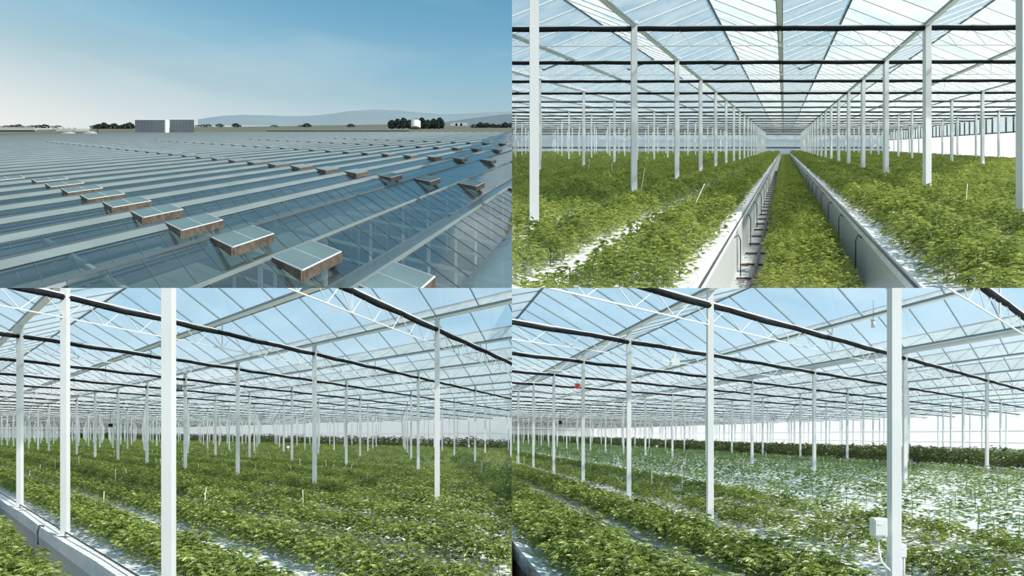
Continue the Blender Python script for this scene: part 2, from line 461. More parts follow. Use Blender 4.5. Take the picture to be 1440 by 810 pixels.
def roof(h, v0, v1, u0, u1, du, rise_mat, fall_mat, bar_mat, wbar, wgut, n_single, name='ceiling'):
    zg, zr = h.z['gutter'], h.z['ridge']
    top = empty(name, h.P(u0, v0, zg), kind='structure')
    ths = .004 * h.k
    cells = []
    g = math.floor(v0 * 2) / 2
    while g < v1:
        for a, za, b, zb in ((g, zg, g + .25, zr), (g + .25, zr, g + .5, zg)):
            u = u0
            while u < u1:
                step = du
                P0 = h.P(u, a, za)
                if P0.y > 30 * h.U.y: step = du * 8
                elif P0.y > 14 * h.U.y: step = du * 4
                if any(h.seen(u + step * f, a + (b - a) * q, za + (zb - za) * q, 25) for f in (0, .5, 1) for q in (0, .5, 1)):
                    c = h.P(u + step / 2, (a + b) / 2, (za + zb) / 2)
                    cells.append((c.y if c.y > 0 else 1e9, u, step, a, za, b, zb))
                u += step
        g += .5
    cells.sort(key=lambda c: c[0])
    pm, bm_ = {}, {}
    fp, fb = {True: [], False: []}, []
    for i, (y, u, step, a, za, b, zb) in enumerate(cells):
        eu = h.U * step; ev = h.P(0, b, zb) - h.P(0, a, za); up = Vector((0, 0, ths))
        ins = .03
        c0 = h.P(u, a, za) + eu * ins + ev * .01
        key = (za < zb, step)
        bw = wbar * (1 if y < 10 * h.U.y else .8)
        if i < n_single:
            if key not in pm:
                pm[key] = mesh('pane', *slab_data((0, 0, 0), eu * (1 - 2 * ins), ev * .98, up), rise_mat if key[0] else fall_mat)
                bm_[key] = mesh('glazing_bar', *bar_data(ev, wbar, wbar * 1.3), bar_mat)
            put('pane', pm[key], c0, top); put('glazing_bar', bm_[key], h.P(u, a, za), top)
        else:
            fp[key[0]].append(slab_data(c0, eu * (1 - 2 * ins), ev * .98, up))
            n = 1 if step <= du else (2 if y < 24 * h.U.y else 1)
            if y < 26 * h.U.y:
                for q in range(n): fb.append(moved(bar_data(ev, bw, bw), h.P(u + step * q / n, a, za)))
    for rising, mat in ((True, rise_mat), (False, fall_mat)):
        if fp[rising]: tag(put('far_panes', mesh('far_panes', *join(fp[rising]), mat), top.location, top), kind='stuff').location = -top.location
    if fb:
        tag(put('far_glazing_bars', mesh('far_glazing_bars', *join(fb), bar_mat), top.location, top), kind='stuff').location = -top.location
    g = math.floor(v0 * 2) / 2
    while g <= v1:
        us = [u0 + (u1 - u0) * i / 160 for i in range(161)]
        vis = [u for u in us if h.seen(u, g, zg, 30)]
        if vis:
            a, b = min(vis) - (u1 - u0) / 160, max(vis) + (u1 - u0) / 160
            a = max(a, u0); b = min(b, u1)
            p, q = h.P(a, g, zg), h.P(b, g, zg)
            gt = bar('roof_gutter', p, q, wgut, wgut * .55, M_GUTTER, top)
            off = (h.V.normalized()) * (wgut * .62); dz = Vector((0, 0, wgut * .1))
            for sgn in (-1, 1):
                bar('gutter_seal', p + off * sgn + dz, q + off * sgn + dz, wgut * .2, wgut * .4, M_BLUEBAR, gt)
        vis = [u for u in us if h.seen(u, g + .25, zr, 30)]
        if vis and g + .25 < v1:
            a, b = max(min(vis) - (u1 - u0) / 160, u0), min(max(vis) + (u1 - u0) / 160, u1)
            bar('ridge_bar', h.P(a, g + .25, zr), h.P(b, g + .25, zr), wbar * 1.7, wbar * 2, M_DARKBAR, top)
        g += .5
    return top

def row_points(h, crop, v, u0, u1, zb, du, lines, label, group, keep=1.0, jit=.25, smin=.8, smax=1.2, grow=True, lift=0):
    for off in lines:
        u = u0
        while u < u1:
            p = h.P(u, v + off, zb)
            D = p.y / h.U.y
            st = du * (1 + max(0, D - 10) / 14)
            u += st * rnd.uniform(.8, 1.2)
            if D < .25: continue
            if rnd.random() > keep: continue
            s = rnd.uniform(smin, smax) * (1 + (max(0, D - 10) / 40 if grow else 0))
            q = h.P(u + rnd.uniform(-jit, jit) * du, v + off + rnd.uniform(-.012, .012), zb)
            if shown(q + Vector((0, 0, crop.h * .5)), h.plot, 40, 170):
                crop.pts.append((q, s, rnd.uniform(0, 6.28), label, group))

def stakes(h, spots, zb, hgt, r, label):
    got = []
    for (u, v, tx, ty) in spots:
        p = h.P(u, v, zb); s = hgt * rnd.uniform(.8, 1.25)
        if shown(p + Vector((0, 0, s)), h.plot, -4): got.append((p.x / p.y, p, s, tx, ty))
    got.sort(key=lambda g: g[0])
    for i, (_, p, s, tx, ty) in enumerate(got):
        tag(tube('plant_stake', [p, p + Vector((tx * s, ty * s, s))], r, M_STAKE, None, 5), f'{label}, {nth(i)} from the left in the {VIEW[h.plot]}', 'stake', f'thin plant stakes in the {VIEW[h.plot]}')

def bed(h, v0, v1, u0, u1, ztop, zbot, label, lip=True, top_mat=None, side_mat=None):
    """a long raised planting bed: side body, white plastic top sheet, drip hose"""
    e = empty('planting_bed', h.P(u0, (v0 + v1) / 2, zbot), label, 'bed', f'raised planting beds in the {VIEW[h.plot]}')
    t = .02 * h.k * (ztop - zbot) / .25
    A = h.P(u0, v0, zbot)
    eu = h.U * (u1 - u0); ev = h.V * (v1 - v0)
    slab('bed_side', A, eu, ev, (0, 0, (ztop - zbot) * h.k - t), side_mat or M_WALLGREY, e)
    # the sheet: a gently crumpled top
    n = 60; vs, fs = [], []
    o = h.P(u0, v0, ztop)
    for i in range(n + 1):
        uu = (i / n) ** 1.8
        for j, (f, z) in enumerate(((-.012, -2.2 * t), (0, 0), (.2, -.3 * t), (.5, .1 * t), (.8, -.3 * t), (1, 0), (1.012, -2.2 * t))):
            jit = rnd.uniform(-.3, .3) * t if j not in (0, 6) else 0
            vs.append(eu * uu + ev * f + Vector((0, 0, z + jit)))
    for i in range(n):
        for j in range(6): fs.append((i * 7 + j, (i + 1) * 7 + j, (i + 1) * 7 + j + 1, i * 7 + j + 1))
    put('top_sheet', mesh('top_sheet', vs, fs, top_mat or M_SHEET), o, e)
    return e

# ================================================================== LOWER LEFT
S3 = 3.0
ll = House('ll', (-.7794 * S3, 1.55 * S3, 0), (-.8896 * S3, S3, 0), (.4136 * S3, 1.79 * S3, 0), S3,
           dict(gutter=.575, ridge=.735, black=.515, chord=.437, hang=.45))
EYE3 = -CAMZ / S3
BED3 = -.375
fl = slab('floor', ll.P(-2, -1, EYE3) + Vector((0, 0, -.05)), ll.U * 60, ll.V * 11, (0, 0, .05), M_CONC); tag(fl, kind='structure')
e_ = bed(ll, -.33, -.105, -1.5, 60, BED3, EYE3, 'planting bed left of the sunken aisle in the lower left view')
LROW = lambda i: f'{nth(i)} planting bed right of the sunken aisle in the lower left view'
for i in range(14):
    bed(ll, -.02 + .225 * i, .2 + .225 * i, -1.55, 50, BED3, EYE3, LROW(i))
sl = slab('far_bed', ll.P(-1.5, 3.135, EYE3), ll.U * 55, ll.V * 5.8, (0, 0, (BED3 - EYE3) * S3), M_SHEET); tag(sl, 'wide white far bed before the white side wall in the lower left view', 'bed')
w = empty('wall_right', ll.P(-2, 9.05, EYE3), kind='structure')
slab('wall_sheet', ll.P(-2, 9.05, EYE3), ll.U * 50, ll.V * .01, (0, 0, (.62 - EYE3) * S3), M_WHITEWALL, w)
for z in (.04, -.2): bar('wall_rail', ll.P(-2, 9.03, z), ll.P(47, 9.03, z), .05, .06, M_ALU, w)
w = empty('wall_back', ll.P(45, -1, EYE3), kind='structure')
slab('wall_sheet', ll.P(45, -1, EYE3), ll.V * 11, ll.U * .02, (0, 0, (.575 - EYE3) * S3), M_WHITEWALL, w)
bar('wall_rail', ll.P(44.9, -1, .42), ll.P(44.9, 9, .42), .12, .12, M_DARK, w)
roof(ll, -1, 9, -1.5, 45, .25, G_SUNVEIL, G_CLEAR, M_BLUEBAR, .016, .08, 290)
def vr3(t):
    X, D = -.7794 - .8896 * t, 1.55 + t
    return max((-.82 * D - X) / (.4136 + 1.79 * .82), -(D - .5) / 1.79), min(9, (.05 * D - X) / (.4136 - 1.79 * .05) if True else 9)
trusses(ll, list(range(-1, 40)), vr3, .033, .0085, 290, 14, .006)
post_rows(ll, range(0, 9), 40, .068, 75, lambda v: f'the {nth(v)} post row', BED3)
c3 = Crop('leafy_crop', .25, .17, 54, .060, M_LEAF, 4, 3)
row_points(ll, c3, -.205, -1.4, 45, BED3, .04, (-.085, -.05, -.015, .02, .055), 'bushy dark green crop plant left of the aisle, lower left view', 'crop plants left of the aisle, lower left', smin=.8, smax=1.1)
for i in range(40):
    near = i < 14
    lab = f'bushy green crop plant in the {nth(i)} bed right of the aisle, lower left view'
    row_points(ll, c3, .105 + .225 * i, -1.5, 44, BED3, .034 + .003 * i, (-.045, -.01, .025) if i < 4 else ((-.045, -.005, .035) if i < 10 else (-.035, .035)), lab, lab.replace('plant', 'plants') if 0 else f'crop plants of bed {i + 1} right of the aisle, lower left', smin=.7, smax=1.05)
plant_out(c3, 'll', 100, 'dense rows of green crop plants further back in the lower left view')
cb3 = Crop('tall_olive_crop', .75, .45, 60, .15, M_LEAF3, 2, 5)
for v in (6.6, 6.72, 6.84): row_points(ll, cb3, v, 0, 44, BED3, .14, (0,), 'x', 'x')
plant_out(cb3, 'll', 0, 'tall dark olive rows of plants before the white side wall in the lower left view')
stakes(ll, [(rnd.uniform(0, 12), rnd.uniform(.1, 4), rnd.uniform(-.2, .2), 0) for _ in range(110)], BED3, .36, .005, 'thin pale stake in the crop')
bar_e = tag(tube('drip_hose', [ll.P(u, .0, BED3 + .012) for u in (-1.2, -.5, 0, .3, .7, 1.1, 2, 5)], .009, M_RUBBER), 'black drip hose along the white bed edge in the lower left view', 'hose')
for u, n in ((-.1, 'front'), (1.15, 'rear')):
    p = ll.P(u, -.03, BED3 + .02)
    o = ll.V.normalized() * -.05
    tag(tube('hose_loop', [p, p + o + Vector((0, 0, .02)), p + o * 1.6 + Vector((0, 0, -.05)), p + o * 1.5 + Vector((0, 0, -.2))], .010, M_RUBBER), f'black hose loop over the bed edge, {n} one in the lower left view', 'hose')

# ================================================================== LOWER RIGHT
S4 = 3.275
lr = House('lr', (.883 * S4, 1.577 * S4, 0), (-.1354 * S4, S4, 0), (1.756 * S4, 1.773 * S4, 0), S4,
           dict(gutter=.55, ridge=.715, black=.49, chord=.415, hang=.43))
EYE4 = -CAMZ / S4
BED4 = -.345
fl = slab('floor', lr.P(-2, -1, EYE4) + Vector((0, 0, -.05)), lr.U * 52, lr.V * 9, (0, 0, .05), M_CONC); tag(fl, kind='structure')
for i in range(9):
    v = -.40 + .2 * i
    bed(lr, v, v + .198, -1.55, 50, BED4, EYE4, f'{nth(i)} planting bed from the left corner in the lower right view')
sl = slab('far_bed', lr.P(-1.5, 1.405, EYE4), lr.U * 50, lr.V * 6.3, (0, 0, (BED4 - EYE4) * S4), M_SHEET); tag(sl, 'wide white bed of sparse young plants in the lower right view', 'bed')
w = empty('wall_right', lr.P(-2, 6.75, EYE4), kind='structure')
slab('wall_sheet', lr.P(-2, 6.75, EYE4), lr.U * 48, lr.V * .01, (0, 0, (.6 - EYE4) * S4), M_WHITEWALL, w)
for z in (.09, -.2): bar('wall_rail', lr.P(-2, 6.73, z), lr.P(45, 6.73, z), .06, .07, M_ALU, w)
w = empty('wall_back', lr.P(45, -1, EYE4), kind='structure')
slab('wall_sheet', lr.P(45, -1, EYE4), lr.V * 8, lr.U * .02, (0, 0, (.55 - EYE4) * S4), M_WHITEWALL, w)
bar('wall_rail', lr.P(44.9, -1, .42), lr.P(44.9, 6.7, .42), .12, .12, M_DARK, w)
roof(lr, -1, 6.75, -1.5, 45, .25, G_SUNVEIL, G_CLEAR, M_BLUEBAR, .018, .085, 290)
def vr4(t):
    X, D = .883 - .1354 * t, 1.577 + t
    return max((-.02 * D - X) / (1.756 + .02 * 1.773), -(D - .5) / 1.773), min(6.7, (.82 * D - X) / (1.756 - 1.773 * .82))
trusses(lr, list(range(-1, 40)), vr4, .035, .0095, 290, 14, .006)
post_rows(lr, range(0, 7), 40, .072, 75, lambda v: f'the {nth(v)} post row', BED4)
tag(tube('heating_pipe', [lr.P(-1.2, 1.0, .525) + Vector((-.05, 0, 0)), lr.P(40, 1.0, .525)], .045, M_POST, None, 10), 'thick white pipe running along the second post row in the lower right view', 'pipe')
c4 = Crop('bushy_crop', .24, .20, 54, .068, M_LEAF, 4, 4)
y4 = Crop('young_crop', .27, .19, 24, .085, M_LEAF2, 4, 6)
for i in range(4):
    lab = f'bushy green crop plant in the {nth(i)} bed from the left corner, lower right view'
    row_points(lr, c4, -.30 + .2 * i, -1.5, 44, BED4, .038, (-.055, -.03, .0, .03) if i < 1 else ((-.05, -.02, .01) if i < 2 else (-.045, .0, .04)), lab, f'crop plants of bed {i + 1} from the left corner, lower right', smin=.75 if i < 2 else .6, smax=1.1 if i < 2 else .95, keep=1 if i < 2 else .62)
plant_out(c4, 'lr', 60, 'dense rows of bushy crop plants further back along the left beds of the lower right view')
for i in range(4, 28):
    lab = f'young green plant in the {nth(i)} bed from the left corner, lower right view'
    v = -.31 + .2 * i
    if 1.98 < v < 2.4: continue
    row_points(lr, y4, v, -1.2, 44, BED4, .10, (-.045, .045), lab, f'young plants of bed {i + 1} from the left corner, lower right', smin=.6, smax=1.15, keep=.92)
plant_out(y4, 'lr', 50, 'sparse rows of young green plants on white sheet in the lower right view')
cb4 = Crop('dark_tall_crop', .64, .4, 70, .11, M_LEAF3, 2, 7)
for v in (2.08, 2.18, 2.28, 2.4): row_points(lr, cb4, v, -1.5, 44, BED4, .09, (0,), 'x', 'x')
plant_out(cb4, 'lr', 0, 'tall dark olive rows of plants before the white side wall in the lower right view')
stakes(lr, [(rnd.uniform(1.5, 9), rnd.uniform(-.1, 2.0), rnd.uniform(-.15, .15), 0) for _ in range(80)], BED4, .40, .005, 'thin pale stake among the plants')
tag(tube('drip_hose', [lr.P(u, -.2, BED4 + .012) for u in (-1.2, -.5, 0, .5, 1, 2, 5)], .009, M_RUBBER), 'black drip hose on the white strip between beds, lower right view', 'hose')
# control boxes on the near post
pp = lr.P(0, 0, BED4)
def control_box(p, sx, sy, sz, label):
    e = empty('control_box', p, label, 'box')
    put('housing', mesh('housing', *box_data(sx, sy, sz), M_BOX), p, e)
    put('lid', mesh('lid', *box_data(sx * .86, sy * .12, sz * .84), M_POST), Vector(p) + Vector((0, -sy * .54, sz * .08)), e)
    put('latch', mesh('latch', *box_data(sx * .35, sy * .06, sz * .04), M_GREYBAR), Vector(p) + Vector((-sx * .1, -sy * .63, sz * .66)), e)
    put('bracket', mesh('bracket', *box_data(sx * .3, sy * .5, sz * .22), M_ALU), Vector(p) + Vector((0, 0, -sz * .2)), e)
    return e
b1 = pp + Vector((-.135, -.03, .37))
control_box(b1, .098, .07, .135, 'cream control box hung left of the nearest post in the lower right view')
b2 = pp + Vector((.065, .03, .20))
control_box(b2, .06, .06, .10, 'small grey junction box behind the nearest post in the lower right view')
tag(tube('cable', [b1 + Vector((0, 0, -.02)), b1 + Vector((0, 0, -.10)), b1 + Vector((.02, 0, -.19)), b1 + Vector((.06, 0, -.235)), pp + Vector((-.03, -.02, .10))], .008, M_BOX), 'pale curved cable from the control box to the nearest post', 'cable')
for dx in (-.055, .06, .08):
    tag(tube('conduit', [pp + Vector((dx, .01, 0)), pp + Vector((dx, .01, .22))], .008, M_POST), 'thin pale conduit at the foot of the nearest post in the lower right view', 'pipe', 'conduits at the near post')
sp = lr.P(1, .5, .437)
hs = lr.P(0, .0, 0); 
q = Vector((.5292 * 2.9 * S4, 2.9 * S4, CAMZ + .157 * 2.9 * S4))
e = empty('climate_sensor', q, 'small white cylinder sensor hanging under the roof in the lower right view', 'sensor')
put('sensor_body', mesh('sensor_body', *tube_data([(0, 0, 0), (0, 0, .10)], .026, 12), M_POST, True), q, e)
put('sensor_cap', mesh('sensor_cap', *tube_data([(0, 0, 0), (0, 0, .02)], .036, 12), M_POST, True), q + Vector((0, 0, .10)), e)
put('cord', mesh('cord', *tube_data([(0, 0, 0), (0, 0, .26)], .003, 5), M_DARKBAR), q + Vector((0, 0, .12)), e)
def hung_motor(h, u, v, label, m):
    p = h.P(u, v, h.z['chord'] - .02)
    e = empty('screen_motor', p, label, 'motor')
    put('motor_body', mesh('motor_body', *box_data(.16, .12, .13), m), p, e)
    put('bracket', mesh('bracket', *box_data(.05, .05, .10), M_ALU), p + Vector((0, 0, .13)), e)
    bar('drive_shaft', p + Vector((.0, 0, .07)), p + Vector((.42, .1, .12)), .03, .03, M_DARKBAR, e)
hung_motor(lr, 4, .12, 'red screen motor under the roof near the fifth post in the lower right view', M_RED)
hung_motor(lr, 2, .18, 'pale boxed screen motor under the roof in the lower right view', M_BOX)
hung_motor(lr, 3, .9, 'dark screen motor beside the second post row in the lower right view', M_GREYBAR)
def hung_box(h, u, v, z, sz, label, m, cat):
    p = h.P(u, v, z); e = empty('hung_sensor', p, label, cat)
    put('sensor_body', mesh('sensor_body', *box_data(sz, sz, sz * 1.3), m), p, e)
    put('cord', mesh('cord', *tube_data([(0, 0, 0), (0, 0, (h.z['chord'] - z) * h.k - sz * 1.3)], sz * .08, 5), m), p + Vector((0, 0, sz * 1.3)), e)
hung_box(lr, 9, .665, .18, .16, 'small black box hanging near the left posts, lower right view', M_BLACK, 'sensor')
def tag_board(h, u, v, zb, label):
    p = h.P(u, v, zb); e = empty('plant_tag', p, label, 'tag', None)
    put('stem', mesh('stem', *box_data(.015, .015, .34), M_STAKE), p, e)
    put('board', mesh('board', *box_data(.16, .02, .14), M_WHITEP), p + Vector((0, 0, .30)), e)
tag_board(lr, 9, 1.87, BED4, 'small white tag board standing in the crop, lower right view')
CUR[0] = 'll'
hung_box(ll, 8, 1.556, .14, .15, 'small black box hanging between the far posts, lower left view', M_BLACK, 'sensor')
tag_board(ll, 6, 3.64, BED3, 'left one of two small white tag boards in the crop, lower left view')
tag_board(ll, 3, 6.0, BED3, 'right one of two small white tag boards in the crop, lower left view')
hung_motor(ll, 3, .95, 'dark screen motor hanging at a truss in the lower left view', M_DARKBAR)

# ================================================================== UPPER RIGHT (a terrace climbing the slope)
S2 = 20.0
KS = S2 / 10                                # member sizes below are for a scale of ten
UY = 7.54
ur = House('ur', (.368 * S2, 11.31 * S2, 4.772 * S2), (.398 * UY * S2, UY * S2, .4219 * UY * S2), (8.0 * S2, -.15 * S2, -.063 * S2), S2,
           dict(gutter=3.36, ridge=4.15, black=3.26, chord=2.78, hang=2.9))
BED2, FLR2 = -1.45, -2.5
vL = lambda L: (L + 4.133) / 8.06
fl = slab('floor', ur.P(-1.5, -11, FLR2) + Vector((0, 0, -.5 * KS)), ur.U * 22, ur.V * 16, (0, 0, .5 * KS), M_CONC); tag(fl, kind='structure')
UL_, UR_ = vL(-.92), vL(1.44)
for i in range(11):
    bed(ur, UL_ - .2 * (i + 1), UL_ - .2 * i - .002, -1.3, 20, BED2, FLR2, f'{nth(i)} planting bed left of the aisle in the upper right view', top_mat=M_SHEET2)
for i in range(11):
    bed(ur, UR_ + .2 * i, UR_ + .2 * (i + 1) - .002, -1.3, 20, BED2, FLR2, f'{nth(i)} planting bed right of the aisle in the upper right view', top_mat=M_SHEET2)
sl = slab('far_bed', ur.P(-1, -10, FLR2), ur.U * 21, ur.V * (10 + UL_ - 2.21), (0, 0, (BED2 - FLR2) * S2), M_SHEET2); tag(sl, 'wide white far bed at the left of the upper right view', 'bed')
bed(ur, vL(-.30), vL(1.05), -1.0, 20, -2.25, FLR2, 'low planting bed in the middle of the aisle in the upper right view', top_mat=M_SHEET2)
w = empty('wall_back', ur.P(19.9, -9, FLR2), kind='structure')
slab('wall_sheet', ur.P(19.9, -9, FLR2), ur.V * 12.6, ur.U * .02, (0, 0, (3.4 - FLR2) * S2), M_BLUEWALL, w)
bar('wall_rail', ur.P(19.8, -9, 2.95), ur.P(19.8, 3.6, 2.95), 3 * KS, 2.2 * KS, M_DARK, w)
bar('wall_rail', ur.P(19.8, -9, -.2), ur.P(19.8, 3.6, -.2), 3 * KS, 2.6 * KS, M_DARK, w)
w = empty('wall_right', ur.P(0, 3.6, FLR2), kind='structure')
slab('wall_sheet', ur.P(0, 3.6, FLR2), ur.U * 19.9, ur.V * .01, (0, 0, (1.6 - FLR2) * S2), M_WHITEWALL, w)
slab('glass_band', ur.P(0, 3.6, 1.6), ur.U * 19.9, ur.V * .01, (0, 0, 1.75 * S2), M_BLUEWALL, w)
bar('wall_rail', ur.P(0, 3.585, 1.6), ur.P(19.8, 3.585, 1.6), 1.2 * KS, 1.2 * KS, M_DARK, w)
mm = mesh('mullion', *box_data(1.2 * KS, 1.2 * KS, 1.75 * S2), M_DARK)
for i in range(0, 44):
    if shown(ur.P(6 + i * .33, 3.58, 1.6), 'ur', 10): put('mullion', mm, ur.P(6 + i * .33, 3.58, 1.6), w)
roof(ur, -9, 3.5, -.8, 19.9, .2, G_DIFF, G_SUNVEIL2, M_GREYBAR, .30 * KS, 1.15 * KS, 290)
def vr2(t):
    D = 11.31 + UY * t; X = .368 + .398 * UY * t
    a = (-.02 * D - X) / (8.0 - .02 * .15); b = (.80 * D - X) / (8.0 + .8 * .15)
    return a, min(b, 3.5)
trusses(ur, list(range(0, 20)), vr2, .62 * KS, .10 * KS, 60, 4, .02)
post_rows(ur, range(-9, 4), 20, 1.55 * KS, 110,
          lambda v: {0: 'the row left of the aisle', 1: 'the row right of the aisle'}.get(v, f'the {nth(-v)} row left of the aisle' if v < 0 else f'the {nth(v - 1)} row right of the aisle'), BED2)
c2 = Crop('hedge_crop', 3.9 * KS, 2.6 * KS, 58, .85 * KS, M_LEAF4, 4, 2)
for i in range(46):
    lab = f'bushy green crop plant in the {nth(i)} bed left of the aisle, upper right view'
    row_points(ur, c2, UL_ - .085 - .2 * i, -1.2, 19.6, BED2, .030 + .002 * i, (-.045, .0, .045) if i < 6 else ((-.04, .03) if i < 16 else (0,)), lab, f'crop plants of bed {i + 1} left of the aisle, upper right', smin=.7, smax=1.05)
for i in range(13):
    lab = f'bushy green crop plant in the {nth(i)} bed right of the aisle, upper right view'
    row_points(ur, c2, UR_ + .095 + .2 * i, -1.2, 19.6, BED2, .030 + .002 * i, (-.04, .0, .045), lab, f'crop plants of bed {i + 1} right of the aisle, upper right', smin=.8, smax=1.15)
row_points(ur, c2, vL(.39), -1.1, 19.6, -2.25, .028, (-.07, -.035, .0, .035, .07), 'bright green crop plant on the low bed in the aisle, upper right view', 'crop plants on the low aisle bed, upper right', smin=.75, smax=1.0)
plant_out(c2, 'ur', 110, 'dense rows of green crop plants further back in the upper right view')
# rails and hoses
ra = empty('pipe_rail', ur.P(0, vL(-.62), FLR2), 'rusty pipe rail with cross ties on the floor left of the low bed', 'rail')
for L in (-.56,): tube('rail', [ur.P(-.6, vL(L), FLR2 + .08), ur.P(19, vL(L), FLR2 + .08)], .36 * KS, M_RAIL, ra)
tie = mesh('cross_tie', *bar_data(ur.V * (.60 / 8.06), .45 * KS, .35 * KS), M_RAIL)
for i in range(40): put('cross_tie', tie, ur.P(-.2 + i * .2, vL(-.88), FLR2 + .04), ra)
rb = tag(tube('pipe_rail', [ur.P(-.6, vL(1.12), FLR2 + .08), ur.P(19, vL(1.12), FLR2 + .08)], .36 * KS, M_RAIL), 'rusty pipe rail at the foot of the right bed wall', 'rail')
for side, L, sg in (('left', -.92, 1), ('right', 1.44, -1)):
    tag(tube('drip_hose', [ur.P(-.7, vL(L + .02 * sg), BED2 - .06), ur.P(19, vL(L + .02 * sg), BED2 - .06)], .14 * KS, M_RUBBER), f'black drip hose along the top of the {side} bed wall, upper right view', 'hose')
    for i in range(9):
        u = -.35 + i * .5
        if not shown(ur.P(u, vL(L), -1.9), 'ur', 0): continue
        p = ur.P(u, vL(L + .05 * sg), BED2 - .2); o = Vector((sg * .9 * KS, 0, 0))
        tag(tube('hose_drop', [p - o * .2, p + o * .5 + Vector((0, 0, .6 * KS)), p + o + Vector((0, 0, -.5 * KS)), p + o + Vector((0, 0, -7 * KS))], .11 * KS, M_RUBBER),
            f'black hose hanging down the {side} bed wall, {nth(i)} from front, upper right view', 'hose', f'hoses on the {side} bed wall')
stakes(ur, [(rnd.uniform(0, 8), rnd.uniform(-2, .38) if rnd.random() < .6 else rnd.uniform(.75, 1.9), rnd.uniform(-.5, .5), 0) for _ in range(34)], BED2, 7 * KS, .08 * KS, 'thin pale stake leaning in the crop')
for i, (u, v) in enumerate(((2.75, -.75), (2.75, -.25), (2.75, .25), (2.75, .75), (2.75, 1.25))):
    a, b, c = ur.P(u, v, 4.1), ur.P(u, v - .14, 3.62), ur.P(u, v - .20, 4.0)
    e = empty('vent_opener', b, f'dark folding vent arm under the roof, {nth(i)} from the left in the upper right view', 'arm', 'vent arms in the upper right view')
    bar('long_arm', b, a, .55 * KS, .55 * KS, M_DARKBAR, e); bar('short_arm', b, c, .45 * KS, .45 * KS, M_RUST, e)


# ================================================================== UPPER LEFT (a glass roof on the slope, fields beyond)
CUR[0] = 'ul'
S1 = 25.0
SL = .4573
U1 = Vector((.1406, 1, SL)) * S1; V1 = Vector((-.958, 1, SL)) * S1
O1 = Vector((-1.023, 5.17, 5.17 * SL)) * S1
def Q(n, m, z): return O1 + V1 * n + U1 * m + Vector((0, 0, z * S1 + CAMZ))
ZR, ZG, ZF = -1.15, -1.36, -2.75
def seen1(n, m, z, k=40): return shown(Q(n, m, z), 'ul', k)
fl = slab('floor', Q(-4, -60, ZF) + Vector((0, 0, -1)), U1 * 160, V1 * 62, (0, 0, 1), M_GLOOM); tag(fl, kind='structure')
DU = .4
pane_cells = []
for n in range(-3, 50):
    vis = [m / 2 for m in range(-130, 190) if seen1(n, m / 2, ZR) or seen1(n - .5, m / 2, ZG) or seen1(n + .5, m / 2, ZG)]
    if not vis: continue
    m0, m1 = min(vis) - .5, min(max(vis) + .5, 80 - n)
    if m1 <= m0: continue
    i = n + 3
    e = empty('glass_roof_bay', Q(n, (m0 + m1) / 2, ZG), f'long glass roof bay, {nth(i)} from the front in the upper left view', 'roof', 'roof bays of the big glasshouse')
    lo, hi = [], []
    near = n <= 6
    far_parts = []
    m = m0
    while m < m1:
        D = Q(n, m, ZR).y / S1
        st = DU if (near and D < 13) else (4 if D < 40 else 12)
        st = min(st, m1 - m)
        for a, za, b, zb, tag_ in ((n - .5, ZG, n, ZR, 'near'), (n, ZR, n + .5, ZG, 'far')):
            if not (shown(Q((a + b) / 2, m + st / 2, (za + zb) / 2), 'ul', 30) or st > DU): continue
            c0 = Q(a, m, za); ev = Q(b, 0, zb) - Q(a, 0, za); eu = U1 * st
            if st == DU: pane_cells.append((D, e, tag_, c0, eu, ev, far_parts))
            else: far_parts.append(slab_data(c0 + ev * .01, eu, ev * .98, (0, 0, .1)))
        m += st
    e['_m0'] = m0
    bar('ridge_bar', Q(n, m0, ZR) + Vector((0, 0, .3)), Q(n, m1, ZR) + Vector((0, 0, .3)), .8, .6, M_LEDGE if n < 2 else M_BAR1, e)
    bar('roof_gutter', Q(n + .5, m0, ZG), Q(n + .5, m1, ZG), 1.0, .6, M_BAR1, e)
    if n >= 2:                                 # energy screen drawn under the glass
        slab('shade_screen', Q(n - .47, m0, ZG - .05), U1 * (m1 - m0), V1 * .94, (0, 0, .15), M_SCREEN, e)
    if n >= 3:                                 # pale strip just below the ridge
        d = Q(n, 0, ZR) - Q(n - .5, 0, ZG)
        slab('ridge_strip', Q(n, m0, ZR) - d * .24 + Vector((0, 0, .25)), U1 * (m1 - m0), d * .22, (0, 0, .15), M_LEDGE, e)
    e['_fp'] = len(far_parts); PLOTS['fp_' + e.name] = far_parts
pane_cells.sort(key=lambda c: c[0])
pmesh = {}
for i, (D, e, tg, c0, eu, ev, fp) in enumerate(pane_cells):
    if i < 430:
        if tg not in pmesh:
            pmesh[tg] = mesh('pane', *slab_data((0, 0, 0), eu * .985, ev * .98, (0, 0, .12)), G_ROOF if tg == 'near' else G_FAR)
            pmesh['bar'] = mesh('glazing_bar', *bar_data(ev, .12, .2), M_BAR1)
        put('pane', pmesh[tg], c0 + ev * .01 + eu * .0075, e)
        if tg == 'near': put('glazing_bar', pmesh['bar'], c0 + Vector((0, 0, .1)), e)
    else: fp.append(slab_data(c0 + ev * .01 + eu * .0075, eu * .985, ev * .98, (0, 0, .12)))
for o in [o for o in COL.objects if o.name.startswith('glass_roof_bay')]:
    fp = PLOTS.pop('fp_' + o.name)
    for k in ('_m0', '_fp'):
        if k in o: del o[k]
    if fp:
        q = put('far_panes', mesh('far_panes', *join(fp), G_ROOF), (0, 0, 0), o); q['kind'] = 'stuff'
